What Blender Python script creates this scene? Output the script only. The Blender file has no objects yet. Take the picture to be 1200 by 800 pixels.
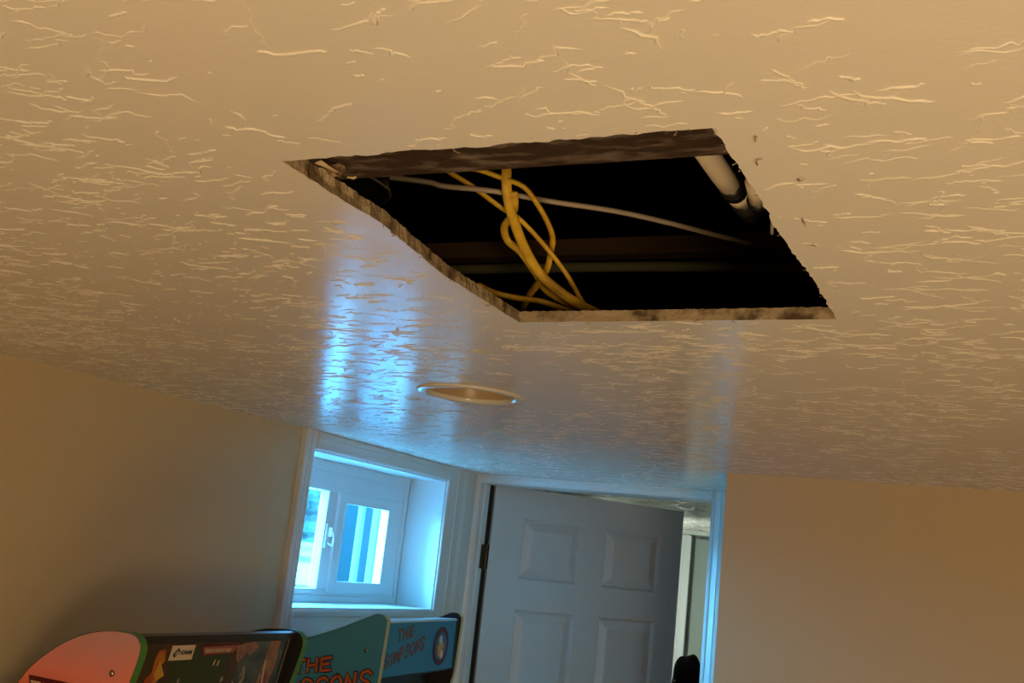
import bpy, bmesh, math, random
import numpy as np
from mathutils import Vector, Matrix, geometry
random.seed(7); rng = np.random.default_rng(7)
PI = math.pi
S = bpy.context.scene
C = S.collection
H0 = 1.82            # camera height above the carpet
ZC = 2.10            # ceiling height

# ------------------------------------------------------------------ camera
cam = bpy.data.cameras.new('camera'); cam.sensor_width = 36; cam.lens = 1245.0 / 1200 * 36
cam.clip_start = .02
co = bpy.data.objects.new('camera', cam); C.objects.link(co); S.camera = co
yaw, pitch, roll = [math.radians(a) for a in (26.012, 11.575, 6.321)]
f = Vector((-math.sin(yaw) * math.cos(pitch), math.cos(yaw) * math.cos(pitch), math.sin(pitch)))
r = Vector((math.cos(yaw), math.sin(yaw), 0)); u = r.cross(f)
r2 = math.cos(roll) * r + math.sin(roll) * u; u2 = -math.sin(roll) * r + math.cos(roll) * u
m = Matrix.Identity(4)
for i in range(3):
    m[i][0], m[i][1], m[i][2] = r2[i], u2[i], -f[i]
m.translation = Vector((0, 0, H0)); co.matrix_world = m

# ------------------------------------------------------------------ world, lights, exposure
W = bpy.data.worlds.new('overcast_sky'); S.world = W; W.use_nodes = True
nt = W.node_tree; bg = nt.nodes['Background']
bg.inputs['Color'].default_value = (.085, .46, .95, 1); bg.inputs['Strength'].default_value = 48
S.view_settings.view_transform = 'Standard'; S.view_settings.look = 'None'
S.view_settings.exposure = 0; S.view_settings.gamma = 1; S.view_settings.use_curve_mapping = False

def area(name, loc, target, size, power, col):
    l = bpy.data.lights.new(name, 'AREA'); l.shape = 'RECTANGLE'; l.size, l.size_y = size
    l.energy = power; l.color = col
    o = bpy.data.objects.new(name, l); C.objects.link(o); o.location = loc
    o.rotation_euler = (Vector(target) - Vector(loc)).to_track_quat('-Z', 'Y').to_euler(); return o
WARM = (1, .69, .35)
lm = area('warm_fill', (.35, -.5, .45), (.30, 0.1, 2.1), (.9, .9), 13.5, WARM); lm.data.spread = math.radians(125)  # added warm uplight low behind the camera, not a real fixture
area('warm_fill.001', (1.2, -1.3, 1.25), (-1.5, 2.0, 1.7), (.5, .5), 18, WARM)  # added warm fill for the walls and side panels, no fixture there
area('far_room_light', (-1.75, 4.9, 1.5), (-1.5, 5.9, 1.75), (.4, .4), 8, (.86, 1.0, .88))
sl = bpy.data.lights.new('sun', 'SUN'); sl.energy = 38; sl.color = (.14, .55, 1.0); sl.angle = math.radians(50)
so = bpy.data.objects.new('sun', sl); C.objects.link(so); so.rotation_euler = Vector((1, .50, -.20)).to_track_quat('-Z', 'Y').to_euler()
pt = area('window_portal', (-2.02, 2.75, 1.83), (0, 2.75, 1.83), (.9, .5), 1, (1, 1, 1))
pt.data.cycles.is_portal = True

# ------------------------------------------------------------------ materials
def mat(name, col, rough=.5, spec=.5, metal=0, noise=None, bump=None, emit=None, alpha=None, trans=0):
    m = bpy.data.materials.new(name); m.use_nodes = True
    n = m.node_tree.nodes; l = m.node_tree.links; b = n['Principled BSDF']
    b.inputs['Base Color'].default_value = (*col, 1); b.inputs['Roughness'].default_value = rough
    b.inputs['Specular IOR Level'].default_value = spec; b.inputs['Metallic'].default_value = metal
    b.inputs['Transmission Weight'].default_value = trans
    tc = n.new('ShaderNodeTexCoord')
    if noise:            # (scale, second colour, detail, lo, hi, stretch)
        sc, c2, det, lo, hi, st = noise
        mp = n.new('ShaderNodeMapping'); mp.inputs['Scale'].default_value = st
        l.new(tc.outputs['Object'], mp.inputs['Vector'])
        t = n.new('ShaderNodeTexNoise'); t.inputs['Scale'].default_value = sc; t.inputs['Detail'].default_value = det
        l.new(mp.outputs['Vector'], t.inputs['Vector'])
        rp = n.new('ShaderNodeValToRGB'); e = rp.color_ramp.elements
        e[0].position = lo; e[0].color = (*col, 1); e[1].position = hi; e[1].color = (*c2, 1)
        l.new(t.outputs['Fac'], rp.inputs['Fac']); l.new(rp.outputs['Color'], b.inputs['Base Color'])
    if bump:             # list of (scale, detail, distance)
        prev = None
        for sc, det, dist in bump:
            t = n.new('ShaderNodeTexNoise'); t.inputs['Scale'].default_value = sc; t.inputs['Detail'].default_value = det
            l.new(tc.outputs['Object'], t.inputs['Vector'])
            bp = n.new('ShaderNodeBump'); bp.inputs['Strength'].default_value = 1; bp.inputs['Distance'].default_value = dist
            l.new(t.outputs['Fac'], bp.inputs['Height'])
            if prev: l.new(prev.outputs['Normal'], bp.inputs['Normal'])
            prev = bp
        l.new(prev.outputs['Normal'], b.inputs['Normal'])
    if emit: b.inputs['Emission Color'].default_value = (*emit[0], 1); b.inputs['Emission Strength'].default_value = emit[1]
    return m
ONE = (1, 1, 1)
M = dict(
 ceil=mat('semi_gloss_ceiling_paint', (.80, .76, .70), .22, .5, bump=[(240, 2, .00018), (9, 2, .0012)]),
 ridge=mat('ceiling_plaster_ridge', (.84, .80, .73), .42, .5),
 wall=mat('tan_wall_paint', (.72, .58, .36), .6, .35, bump=[(300, 2, .0001)]),
 trim=mat('white_trim_paint', (.80, .82, .82), .35, .5),
 door=mat('white_door_paint', (.66, .71, .74), .4, .5, bump=[(60, 3, .0002)]),
 vinyl=mat('white_window_vinyl', (.82, .85, .86), .3, .5),
 carpet=mat('beige_carpet', (.48, .40, .30), .95, .1, noise=(160, (.36, .29, .21), 4, .35, .65, ONE), bump=[(400, 2, .002)]),
 gyp=mat('cut_gypsum', (.50, .40, .27), .95, .1, noise=(45, (.13, .085, .05), 5, .45, .66, ONE), bump=[(260, 4, .0015)]),
 paper=mat('torn_brown_paper', (.34, .22, .13), .9, .1, noise=(90, (.10, .06, .04), 4, .4, .6, ONE)),
 wood=mat('rough_old_lumber', (.045, .028, .018), .9, .1, noise=(55, (.19, .15, .12), 9, .50, .74, (.55, 1.6, 1)), bump=[(90, 6, .004)]),
 dwood=mat('shade_black_wood', (.0025, .002, .002), .95, 0),  # near-black: the cavity's darkness is put into the wood colour
 beam=mat('dark_brown_beam', (.07, .042, .024), .9, .1),
 yel=mat('yellow_cable_jacket', (.78, .50, .045), .45, .4, noise=(60, (.62, .36, .035), 3, .4, .6, ONE)),
 gcab=mat('grey_cable_jacket', (.42, .35, .27), .5, .4),
 pvc=mat('white_pipe', (.70, .62, .50), .4, .4),
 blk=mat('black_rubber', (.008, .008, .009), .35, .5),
 blkp=mat('black_plastic', (.012, .013, .015), .28, .5),
 bronze=mat('dark_bronze_hinge', (.035, .02, .012), .35, .5, metal=.6),
 ltbronze=mat('pale_bronze_knuckle', (.30, .18, .10), .35, .5, metal=.5),  # paler bronze for the hinge knuckles
 lens=mat('can_reflector', (.50, .38, .25), .3, .6),  # darker tan: shade inside the unlit can is put into the colour
 bulb=mat('frosted_bulb', (.85, .85, .83), .25, .5),
 snow=mat('packed_snow', (.22, .30, .34), .9, .1, bump=[(3, 3, .03)]),
 leaf=mat('frosted_foliage', (.02, .055, .05), .9, .1, noise=(5, (.07, .12, .11), 4, .4, .6, ONE)),
 bark=mat('grey_bark', (.06, .06, .06), .9, .1),
 post=mat('white_painted_post', (.12, .26, .28), .6, .2),
 siding=mat('blue_grey_siding', (.008, .035, .04), .8, .2),
 fdoor=mat('sage_grey_door_paint', (.34, .40, .36), .5, .4),
 fwall=mat('pale_far_wall_paint', (.72, .75, .70), .6, .3),
 green=mat('green_edge_moulding', (.07, .26, .05), .4, .5),
 yedge=mat('yellow_edge_moulding', (.52, .50, .22), .4, .5),
 teal=mat('teal_side_panel', (.05, .27, .50), .45, .4),
 blue=mat('blue_marquee_print', (.008, .20, .42), .35, .4),
 ltblue=mat('pale_blue_highlight', (.45, .68, .75), .35, .4),
 orange=mat('orange_letter_print', (.50, .12, .05), .5, .3),
 orange2=mat('dull_orange_letter_print', (.30, .12, .05), .5, .3),
 navy=mat('navy_outline_print', (.012, .022, .07), .5, .3),
 maroon=mat('maroon_banner_print', (.11, .006, .010), .5, .3),
 cream=mat('cream_letter_print', (.82, .58, .40), .5, .3),
 screw=mat('glint_steel', (.55, .5, .45), .25, .5, metal=.9),
 dkart=mat('dark_brown_print', (.035, .028, .014), .25, .5, noise=(22, (.075, .035, .018), 4, .4, .65, ONE)),
 tealart=mat('dark_slate_print', (.030, .050, .060), .25, .5, noise=(28, (.075, .105, .115), 5, .45, .65, ONE)),
 grnart=mat('dark_green_print', (.022, .045, .016), .25, .5),
 orart=mat('amber_print', (.50, .20, .02), .35, .4, noise=(30, (.38, .07, .015), 3, .42, .58, ONE)),
 yelart=mat('ochre_print', (.55, .33, .04), .35, .4),
 redart=mat('dusty_red_print', (.30, .10, .075), .35, .4),
 tanart=mat('tan_print', (.32, .17, .09), .35, .4, noise=(60, (.20, .11, .08), 3, .45, .6, ONE)),
 whiteart=mat('off_white_label', (.66, .55, .43), .4, .4),
 purart=mat('dusky_pink_print', (.17, .055, .085), .35, .4),
 greyart=mat('grey_gloss_streak', (.26, .24, .22), .35, .4),
 darkcloth=mat('black_fabric', (.006, .006, .007), .8, .2),
 riserb=mat('cabinet_black', (.015, .015, .017), .5, .4),
)
# red side panel: colour runs from dusty pink at the top to orange red lower down
def red_panel():
    m = mat('red_gradient_side_panel', (.6, .1, .06), .42, .45)
    n = m.node_tree.nodes; l = m.node_tree.links; b = n['Principled BSDF']
    tc = n.new('ShaderNodeTexCoord'); sp = n.new('ShaderNodeSeparateXYZ'); l.new(tc.outputs['Object'], sp.inputs[0])
    no = n.new('ShaderNodeTexNoise'); no.inputs['Scale'].default_value = 9; l.new(tc.outputs['Object'], no.inputs['Vector'])
    ma = n.new('ShaderNodeMath'); ma.operation = 'MULTIPLY_ADD'; ma.inputs[1].default_value = .06; l.new(no.outputs['Fac'], ma.inputs[0]); l.new(sp.outputs['Z'], ma.inputs[2])
    mr = n.new('ShaderNodeMapRange'); mr.inputs['From Min'].default_value = 1.545; mr.inputs['From Max'].default_value = 1.665
    l.new(ma.outputs[0], mr.inputs['Value'])
    rp = n.new('ShaderNodeValToRGB'); e = rp.color_ramp.elements
    e[0].position = 0; e[0].color = (.88, .17, .085, 1); e[1].position = 1; e[1].color = (.66, .33, .38, 1)
    k = rp.color_ramp.elements.new(.45); k.color = (.92, .28, .26, 1)
    l.new(mr.outputs['Result'], rp.inputs['Fac']); l.new(rp.outputs['Color'], b.inputs['Base Color'])
    return m
M['red'] = red_panel()
# clear window glass
g = bpy.data.materials.new('window_glass'); g.use_nodes = True
n_ = g.node_tree.nodes; l_ = g.node_tree.links; n_.remove(n_['Principled BSDF'])
tb = n_.new('ShaderNodeBsdfTransparent'); tb.inputs['Color'].default_value = (.94, .98, .98, 1)
gb = n_.new('ShaderNodeBsdfGlossy'); gb.inputs['Roughness'].default_value = .02
fr = n_.new('ShaderNodeFresnel'); fr.inputs['IOR'].default_value = 1.45; mx = n_.new('ShaderNodeMixShader')
ge = n_.new('ShaderNodeNewGeometry'); om = n_.new('ShaderNodeMath'); om.operation = 'SUBTRACT'; om.inputs[0].default_value = 1; l_.new(ge.outputs['Backfacing'], om.inputs[1])
mu = n_.new('ShaderNodeMath'); mu.operation = 'MULTIPLY'; l_.new(fr.outputs[0], mu.inputs[0]); l_.new(om.outputs[0], mu.inputs[1]); l_.new(mu.outputs[0], mx.inputs[0]); l_.new(tb.outputs[0], mx.inputs[1]); l_.new(gb.outputs[0], mx.inputs[2])
l_.new(mx.outputs[0], n_['Material Output'].inputs['Surface'])
M['glass'] = g

# ------------------------------------------------------------------ helpers
def tag(o, label=None, cat=None, group=None, kind=None):
    if label: o['label'] = label
    if cat: o['category'] = cat
    if group: o['group'] = group
    if kind: o['kind'] = kind
    return o
def empty(name, loc=(0, 0, 0), rz=0):
    o = bpy.data.objects.new(name, None); C.objects.link(o); o.location = loc; o.rotation_euler = (0, 0, rz)
    o.empty_display_size = .05; return o
def link(name, me, m, parent=None, smooth=False):
    if m: me.materials.append(m)
    if smooth:
        me.polygons.foreach_set('use_smooth', [True] * len(me.polygons))
    o = bpy.data.objects.new(name, me); C.objects.link(o)
    if parent: o.parent = parent
    return o
def obj(name, bm, m, parent=None, smooth=False):
    bmesh.ops.recalc_face_normals(bm, faces=bm.faces)
    me = bpy.data.meshes.new(name); bm.to_mesh(me); bm.free(); return link(name, me, m, parent, smooth)
def B(): return bmesh.new()
def box(bm, x0, x1, y0, y1, z0, z1, bev=0):
    vs = bmesh.ops.create_cube(bm, size=1)['verts']
    for v in vs:
        v.co = Vector(((x0 + x1) / 2 + v.co.x * (x1 - x0), (y0 + y1) / 2 + v.co.y * (y1 - y0), (z0 + z1) / 2 + v.co.z * (z1 - z0)))
    if bev:
        es = list({e for v in vs for e in v.link_edges})
        bmesh.ops.bevel(bm, geom=es, offset=bev, segments=2, affect='EDGES', profile=.6)
    return bm
def tube(bm, pts, rad, n=10, flat=1.0, sub=4):
    P = [Vector(p) for p in pts]
    if sub > 1 and len(P) > 2:            # Catmull-Rom
        Q = [P[0] * 2 - P[1]] + P + [P[-1] * 2 - P[-2]]; out = []
        for i in range(1, len(Q) - 2):
            for k in range(sub):
                t = k / sub; a, b_, c, d = Q[i - 1:i + 3]
                out.append(.5 * ((2 * b_) + (c - a) * t + (2 * a - 5 * b_ + 4 * c - d) * t * t + (3 * b_ - a - 3 * c + d) * t ** 3))
        out.append(P[-1]); P = out
    rings = []; up = Vector((0, 0, 1))
    for i, p in enumerate(P):
        d = (P[min(i + 1, len(P) - 1)] - P[max(i - 1, 0)]).normalized()
        a = d.cross(up)
        if a.length < .1: a = d.cross(Vector((1, 0, 0)))
        a.normalize(); c = a.cross(d).normalized(); up = c
        rr = rad[i] if isinstance(rad, list) else rad
        rings.append([bm.verts.new(p + a * rr * math.cos(2 * PI * k / n) + c * rr * flat * math.sin(2 * PI * k / n)) for k in range(n)])
    for a, c in zip(rings, rings[1:]):
        for k in range(n): bm.faces.new((a[k], a[(k + 1) % n], c[(k + 1) % n], c[k]))
    bm.faces.new(rings[0]); bm.faces.new(rings[-1]); return bm
def lathe(bm, prof, n=48, c=(0, 0, 0)):
    rings = [[bm.verts.new((c[0] + rr * math.cos(2 * PI * k / n), c[1] + rr * math.sin(2 * PI * k / n), c[2] + z)) for k in range(n)] for rr, z in prof]
    for a, d in zip(rings, rings[1:]):
        for k in range(n): bm.faces.new((a[k], a[(k + 1) % n], d[(k + 1) % n], d[k]))
    return rings
def lathe_bm(prof, c):
    bm = B(); lathe(bm, prof, 56, c); return bm
def prism(bm, poly, y0, y1):     # polygon in x,z extruded along y
    a = [bm.verts.new((x, y0, z)) for x, z in poly]; c = [bm.verts.new((x, y1, z)) for x, z in poly]
    bm.faces.new(a); bm.faces.new(c[::-1])
    for i in range(len(poly)): j = (i + 1) % len(poly); bm.faces.new((a[i], a[j], c[j], c[i]))
    return bm
def sweep(bm, prof, A, Bp, out, side):
    """moulding: profile points (s along side, d along out) swept from A to Bp"""
    A, Bp, out, side = Vector(A), Vector(Bp), Vector(out), Vector(side)
    a = [bm.verts.new(A + side * s + out * d) for s, d in prof]; c = [bm.verts.new(Bp + side * s + out * d) for s, d in prof]
    bm.faces.new(a); bm.faces.new(c[::-1])
    for i in range(len(prof)): j = (i + 1) % len(prof); bm.faces.new((a[i], a[j], c[j], c[i]))
    return bm
def casing_prof(w, t=.017):       # colonial casing: s=0 inner edge, s=w outer edge
    return [(0, 0), (0, t * .45), (w * .06, t * .62), (w * .16, t * .62), (w * .20, t * .50), (w * .30, t * .58), (w * .52, t * .80), (w * .62, t * .92),
            (w * .66, t * .80), (w * .72, t * .80), (w * .76, t), (w * .94, t), (w, t * .85), (w, 0)]
def structure(o, label, cat): return tag(o, label, cat, kind='structure')

# ------------------------------------------------------------------ room shell
YD = 3.30; XL = -1.69; YR = 2.72; XR = -.672
o = obj('floor', box(box(B(), -2.4, 3.2, -3.1, 2.2, -.06, 0), -2.0, 3.2, 2.2, 6.3, -.06, 0), M['carpet']); structure(o, 'beige carpet over the whole basement floor', 'floor')
# left wall: window hole y 2.33..3.09, z 1.637..2.052; the near stretch runs at a slight angle
WY0, WY1, WZ0, WZ1 = 2.332, 3.09, 1.637, 2.052
XW = -1.82           # inner face of the window unit
bm = B()
XO = -1.905
box(bm, XO, XL, 2.2, WY0, 0, ZC + .4); box(bm, XO, XL, WY1, YD + .12, 0, ZC + .4)
box(bm, XO, XL, WY0, WY1, 0, WZ0); box(bm, XO, XL, WY0, WY1, WZ1, ZC + .4)
s = .075; x3 = XL - s * 5.3
vs = [(XL, 2.2), (-2.4, 2.2), (-2.4, -3.1), (x3, -3.1)]
a = [bm.verts.new((x, y, 0)) for x, y in vs]; c = [bm.verts.new((x, y, ZC + .4)) for x, y in vs]
bm.faces.new(a); bm.faces.new(c)
for i in range(4): bm.faces.new((a[i], a[(i + 1) % 4], c[(i + 1) % 4], c[i]))
o = obj('wall_left', bm, M['wall']); structure(o, 'tan painted wall on the left with the deep window', 'wall')
wl = o
bm = B(); box(bm, -2.0, -1.668, YD, YD + .12, 0, ZC); box(bm, -.848, XR, YD, YD + .12, 0, ZC); box(bm, -1.668, -.848, YD, YD + .12, 2.078, ZC)
o = obj('wall_back', bm, M['wall']); structure(o, 'short wall strip around the white door opening', 'wall')
bm = B(); box(bm, XR, 3.2, YR, 3.42, 0, ZC + .0)
o = obj('wall_right', bm, M['wall']); structure(o, 'tan painted wall filling the right side beyond the ceiling hole', 'wall')
o = obj('wall_front', box(B(), -2.4, 3.2, -3.22, -3.1, 0, ZC + .4), M['wall']); structure(o, 'tan wall behind the viewer', 'wall')
o = obj('wall_side', box(B(), 3.2, 3.32, -3.22, 6.4, 0, ZC + .4), M['wall']); structure(o, 'tan wall to the right of the viewer', 'wall')

# ceiling sheet with ragged hole and round can hole
def ragged(p, q, n, amp, seed, z):
    rr = random.Random(seed); out = []; dv = Vector((q[0] - p[0], q[1] - p[1])); nv = Vector((-dv.y, dv.x)).normalized(); w = 0
    for i in range(n):
        t = i / n; w = .6 * w + rr.uniform(-1, 1) * amp
        e = min(1, 6 * min(t, 1 - t)); out.append((p[0] + dv.x * t + nv.x * w * e, p[1] + dv.y * t + nv.y * w * e, z))
    return out
H = [(-.513, .615), (-.176, .614), (-.174, .695), (-.1735, .862), (-.169, .965), (-.170, 1.105), (-.542, 1.124), (-.537, .923), (-.513, .763)]
AMP = [.0016, .0010, .0012, .0016, .0012, .0006, .0007, .0007, .0012]
def hole_loop(z, seed, off=0, scale=1):
    out = []
    for i in range(len(H)):
        p, q = H[i], H[(i + 1) % len(H)]
        n = max(6, int(math.dist(p, q) / .0045)); out += ragged(p, q, n, AMP[i] * scale, seed + i, z)
    if off:
        cx, cy = -.35, .86; out = [(cx + (x - cx) * (1 + off), cy + (y - cy) * (1 + off), z_) for x, y, z_ in out]
    return out
bot = hole_loop(ZC, 11)
CAN = (-.877, 1.655); CR = .078
can_loop = [(CAN[0] + CR * math.cos(2 * PI * k / 40), CAN[1] + CR * math.sin(2 * PI * k / 40), ZC) for k in range(40)]
outer = [(-2.42, -3.2, ZC), (3.2, -3.2, ZC), (3.2, 6.3, ZC), (-1.92, 6.3, ZC), (-1.92, 2.2, ZC), (-2.42, 2.2, ZC)]
vs, es = [], []
for L_ in (outer, bot, can_loop):
    k0 = len(vs); vs += [Vector((p[0], p[1])) for p in L_]; es += [(k0 + i, k0 + (i + 1) % len(L_)) for i in range(len(L_))]
V, E_, F_, *_ = geometry.delaunay_2d_cdt(vs, es, [], 0, 1e-6)
def inside(x, y, L_):
    c = False; n = len(L_)
    for i in range(n):
        x1, y1 = L_[i][:2]; x2, y2 = L_[(i + 1) % n][:2]
        if (y1 > y) != (y2 > y) and x < (x2 - x1) * (y - y1) / (y2 - y1) + x1: c = not c
    return c
faces = []
for fc in F_:
    cx = sum(V[i].x for i in fc) / 3; cy = sum(V[i].y for i in fc) / 3
    if not inside(cx, cy, outer) or inside(cx, cy, bot) or inside(cx, cy, can_loop): continue
    faces.append(tuple(fc))
me = bpy.data.meshes.new('ceiling'); me.from_pydata([(v.x, v.y, ZC) for v in V], [], [f_[::-1] for f_ in faces])
for_ = me.polygons[0].normal.z
if for_ > 0: me.flip_normals()
ceiling = link('ceiling', me, M['ceil']); structure(ceiling, 'low glossy ceiling with skip-trowel plaster texture and a cut hole', 'ceiling')
# cut gypsum edge of the hole
T = .0135
mid = hole_loop(ZC + T * .5, 11, .002, 1.3); top = hole_loop(ZC + T, 55, .004, 1.2)
bm = B(); rings = [[bm.verts.new((p[0], p[1], p[2] + random.uniform(-.0006, .0006) * (k > 0))) for p in L_] for k, L_ in enumerate((bot, mid, top))]
n = len(bot)
for a, c in zip(rings, rings[1:]):
    for i in range(n): bm.faces.new((a[i], a[(i + 1) % n], c[(i + 1) % n], c[i]))
out = [bm.verts.new((-.35 + (v.co.x + .35) * 1.25, .86 + (v.co.y - .86) * 1.2, ZC + T)) for v in rings[-1]]
for i in range(n): bm.faces.new((rings[-1][i], rings[-1][(i + 1) % n], out[(i + 1) % n], out[i]))
o = obj('cut_edge', bm, M['gyp'], ceiling); o['label'] = 'rough brown cut drywall edge around the hole'

# plaster ridges: thousands of low squiggly strokes
def ridges(n, xr, yr, dens, seed, wmin, wmax, lmin, lmax):
    g_ = np.random.default_rng(seed); V_, F2 = [], []
    gx, gy = g_.normal(size=40), g_.normal(size=40)
    def density(x, y):
        return sum(math.sin(x * (3 + 2.3 * i) + gx[i] * 9 + y * (2.2 + 1.7 * ((i * 7) % 5)) + gy[i]) for i in range(7)) / 3.2
    cnt = 0
    while cnt < n:
        x = g_.uniform(*xr); y = g_.uniform(*yr)
        if density(x, y) + g_.uniform(-1, 1) * .8 < dens: cnt += .35; continue
        cnt += 1
        k = int(g_.integers(4, 14)); st = g_.uniform(lmin, lmax) / k
        a0 = g_.normal(0, .55) + (PI if g_.random() < .5 else 0); a = a0; pts = [(x, y)]
        for _ in range(k):
            a = a0 + g_.normal(0, .62); ll = st * g_.uniform(.5, 1.5)
            x += ll * math.cos(a); y += ll * math.sin(a) * .8; pts.append((x, y))
        if any(inside(px, py, bot) for px, py in pts[::2]) or math.dist(pts[0], CAN) < .13 or math.dist(pts[-1], CAN) < .13: continue
        if any(-.556 < px < -.15 and .60 < py < 1.14 and (px < -.50 or px > -.19 or py > 1.09 or py < .625) for px, py in pts) and any(inside(px + dx, py + dy, bot) for px, py in pts for dx, dy in ((.004, 0), (-.004, 0), (0, .004), (0, -.004))): continue
        w = g_.uniform(wmin, wmax); h = w * g_.uniform(.35, .7); base = len(V_); N = len(pts)
        for i, (px, py) in enumerate(pts):
            p0 = pts[max(i - 1, 0)]; p1 = pts[min(i + 1, N - 1)]; d = math.atan2(p1[1] - p0[1], p1[0] - p0[0]); nx, ny = -math.sin(d), math.cos(d)
            e = .25 if i in (0, N - 1) else g_.uniform(.7, 1.25); ww = w * e; hh = h * (.1 if i in (0, N - 1) else g_.uniform(.7, 1.2))
            V_ += [(px + nx * ww, py + ny * ww, ZC + .0002), (px + nx * ww * .45, py + ny * ww * .45, ZC - hh), (px - nx * ww * .45, py - ny * ww * .45, ZC - hh), (px - nx * ww, py - ny * ww, ZC + .0002)]
        for i in range(N - 1):
            q = base + 4 * i
            for j in range(3): F2.append((q + j, q + j + 1, q + j + 5, q + j + 4))
    me = bpy.data.meshes.new('plaster_ridges'); me.from_pydata(V_, [], F2)
    o = link('plaster_ridges', me, M['ridge'], ceiling, True); o['kind'] = 'stuff'; return o
ridges(3600, (-1.3, 1.0), (.05, 1.3), -.45, 3, .0008, .0015, .014, .060)
ridges(1700, (-1.3, 1.0), (.05, 1.3), -.2, 13, .0007, .0013, .003, .012)
ridges(11500, (-1.85, 2.2), (1.25, 3.3), -.35, 4, .0007, .0015, .012, .055)
ridges(2500, (-1.85, -1.25), (.1, 1.3), -.2, 5, .0007, .0014, .012, .055)
ridges(2500, (1.0, 2.2), (.1, 1.3), -.2, 6, .0007, .0014, .012, .055)
ridges(4000, (-1.75, -.3), (3.4, 6.0), -.3, 8, .0010, .0022, .015, .06)

# smooth patch near the hole
bm = B(); rg = lathe(bm, [(.0085, .0003), (.0078, -.0003), (.004, -.0005), (.0001, -.0006)], 28, (-.556, .757, ZC))
o = obj('smooth_patch', bm, M['ceil'], ceiling, True)

# paper shreds and crumbs along the cut
def shred(x, y, z, n=5, l=.006, seed=0):
    rr = random.Random(seed); pts = [(x, y, z)]
    for _ in range(n): x += rr.uniform(-l, l) * .5; y += rr.uniform(-l, l) * .6; z -= rr.uniform(0, l) * .25; pts.append((x, y, z))
    return pts
rr = random.Random(5)
for i in range(46):
    k = rr.randrange(n); p = bot[k]
    bm = B(); w = rr.uniform(.0003, .0008)
    pts = shred(p[0], p[1], ZC + rr.uniform(-.0005, .004), rr.randint(2, 4), rr.uniform(.003, .007), i)
    tube(bm, pts, [w * rr.uniform(.5, 1.4) for _ in pts], 5, .5, 1)
    obj('paper_shred', bm, M['paper'] if rr.random() < .6 else M['gyp'], ceiling)
for i, (x, y) in enumerate([(-.151, .632), (-.1555, .668), (-.150, .788), (-.1535, .856), (-.139, .712)]):
    bm = B(); pts = shred(x, y, ZC - .0004, 4, .006, 90 + i); tube(bm, pts, [.0002, .0006, .0009, .0005, .0002], 5, .5, 1)
    obj('paper_shred', bm, M['paper'], ceiling)

# ------------------------------------------------------------------ inside the ceiling cavity
bm = B(); box(bm, -.95, .9, .615 - .024, .690, ZC + T + .0005, ZC + .24)
for v in bm.verts: v.co.y += 0
bmesh.ops.subdivide_edges(bm, edges=[e for e in bm.edges if e.calc_length() > 1], cuts=60)
for v in bm.verts:
    if v.co.y > .65: v.co.y += random.uniform(-.0012, .0012)
o = obj('ceiling_joist', bm, M['wood']); structure(o, 'rough dark lumber joist bottom along near side of the hole', 'joist')
o = obj('ceiling_joist', box(B(), -1.3, .9, 1.30, 1.33, 2.240, 2.264, .002), M['beam']); structure(o, 'dim brown beam deep inside the ceiling hole', 'joist')
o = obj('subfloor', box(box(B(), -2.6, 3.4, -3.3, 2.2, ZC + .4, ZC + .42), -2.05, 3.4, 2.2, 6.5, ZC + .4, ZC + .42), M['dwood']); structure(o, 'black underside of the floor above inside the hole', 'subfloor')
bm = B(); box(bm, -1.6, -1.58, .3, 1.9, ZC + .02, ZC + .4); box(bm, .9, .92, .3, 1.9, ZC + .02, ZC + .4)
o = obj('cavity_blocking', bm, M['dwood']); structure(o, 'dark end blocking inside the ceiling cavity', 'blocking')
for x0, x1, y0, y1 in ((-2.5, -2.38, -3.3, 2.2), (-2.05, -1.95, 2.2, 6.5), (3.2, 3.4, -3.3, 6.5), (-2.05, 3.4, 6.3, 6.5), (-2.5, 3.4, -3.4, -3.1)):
    o = obj('rim_joist', box(B(), x0, x1, y0, y1, ZC - .02, ZC + .42), M['dwood']); structure(o, 'dark rim joist closing the floor above', 'joist')
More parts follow.
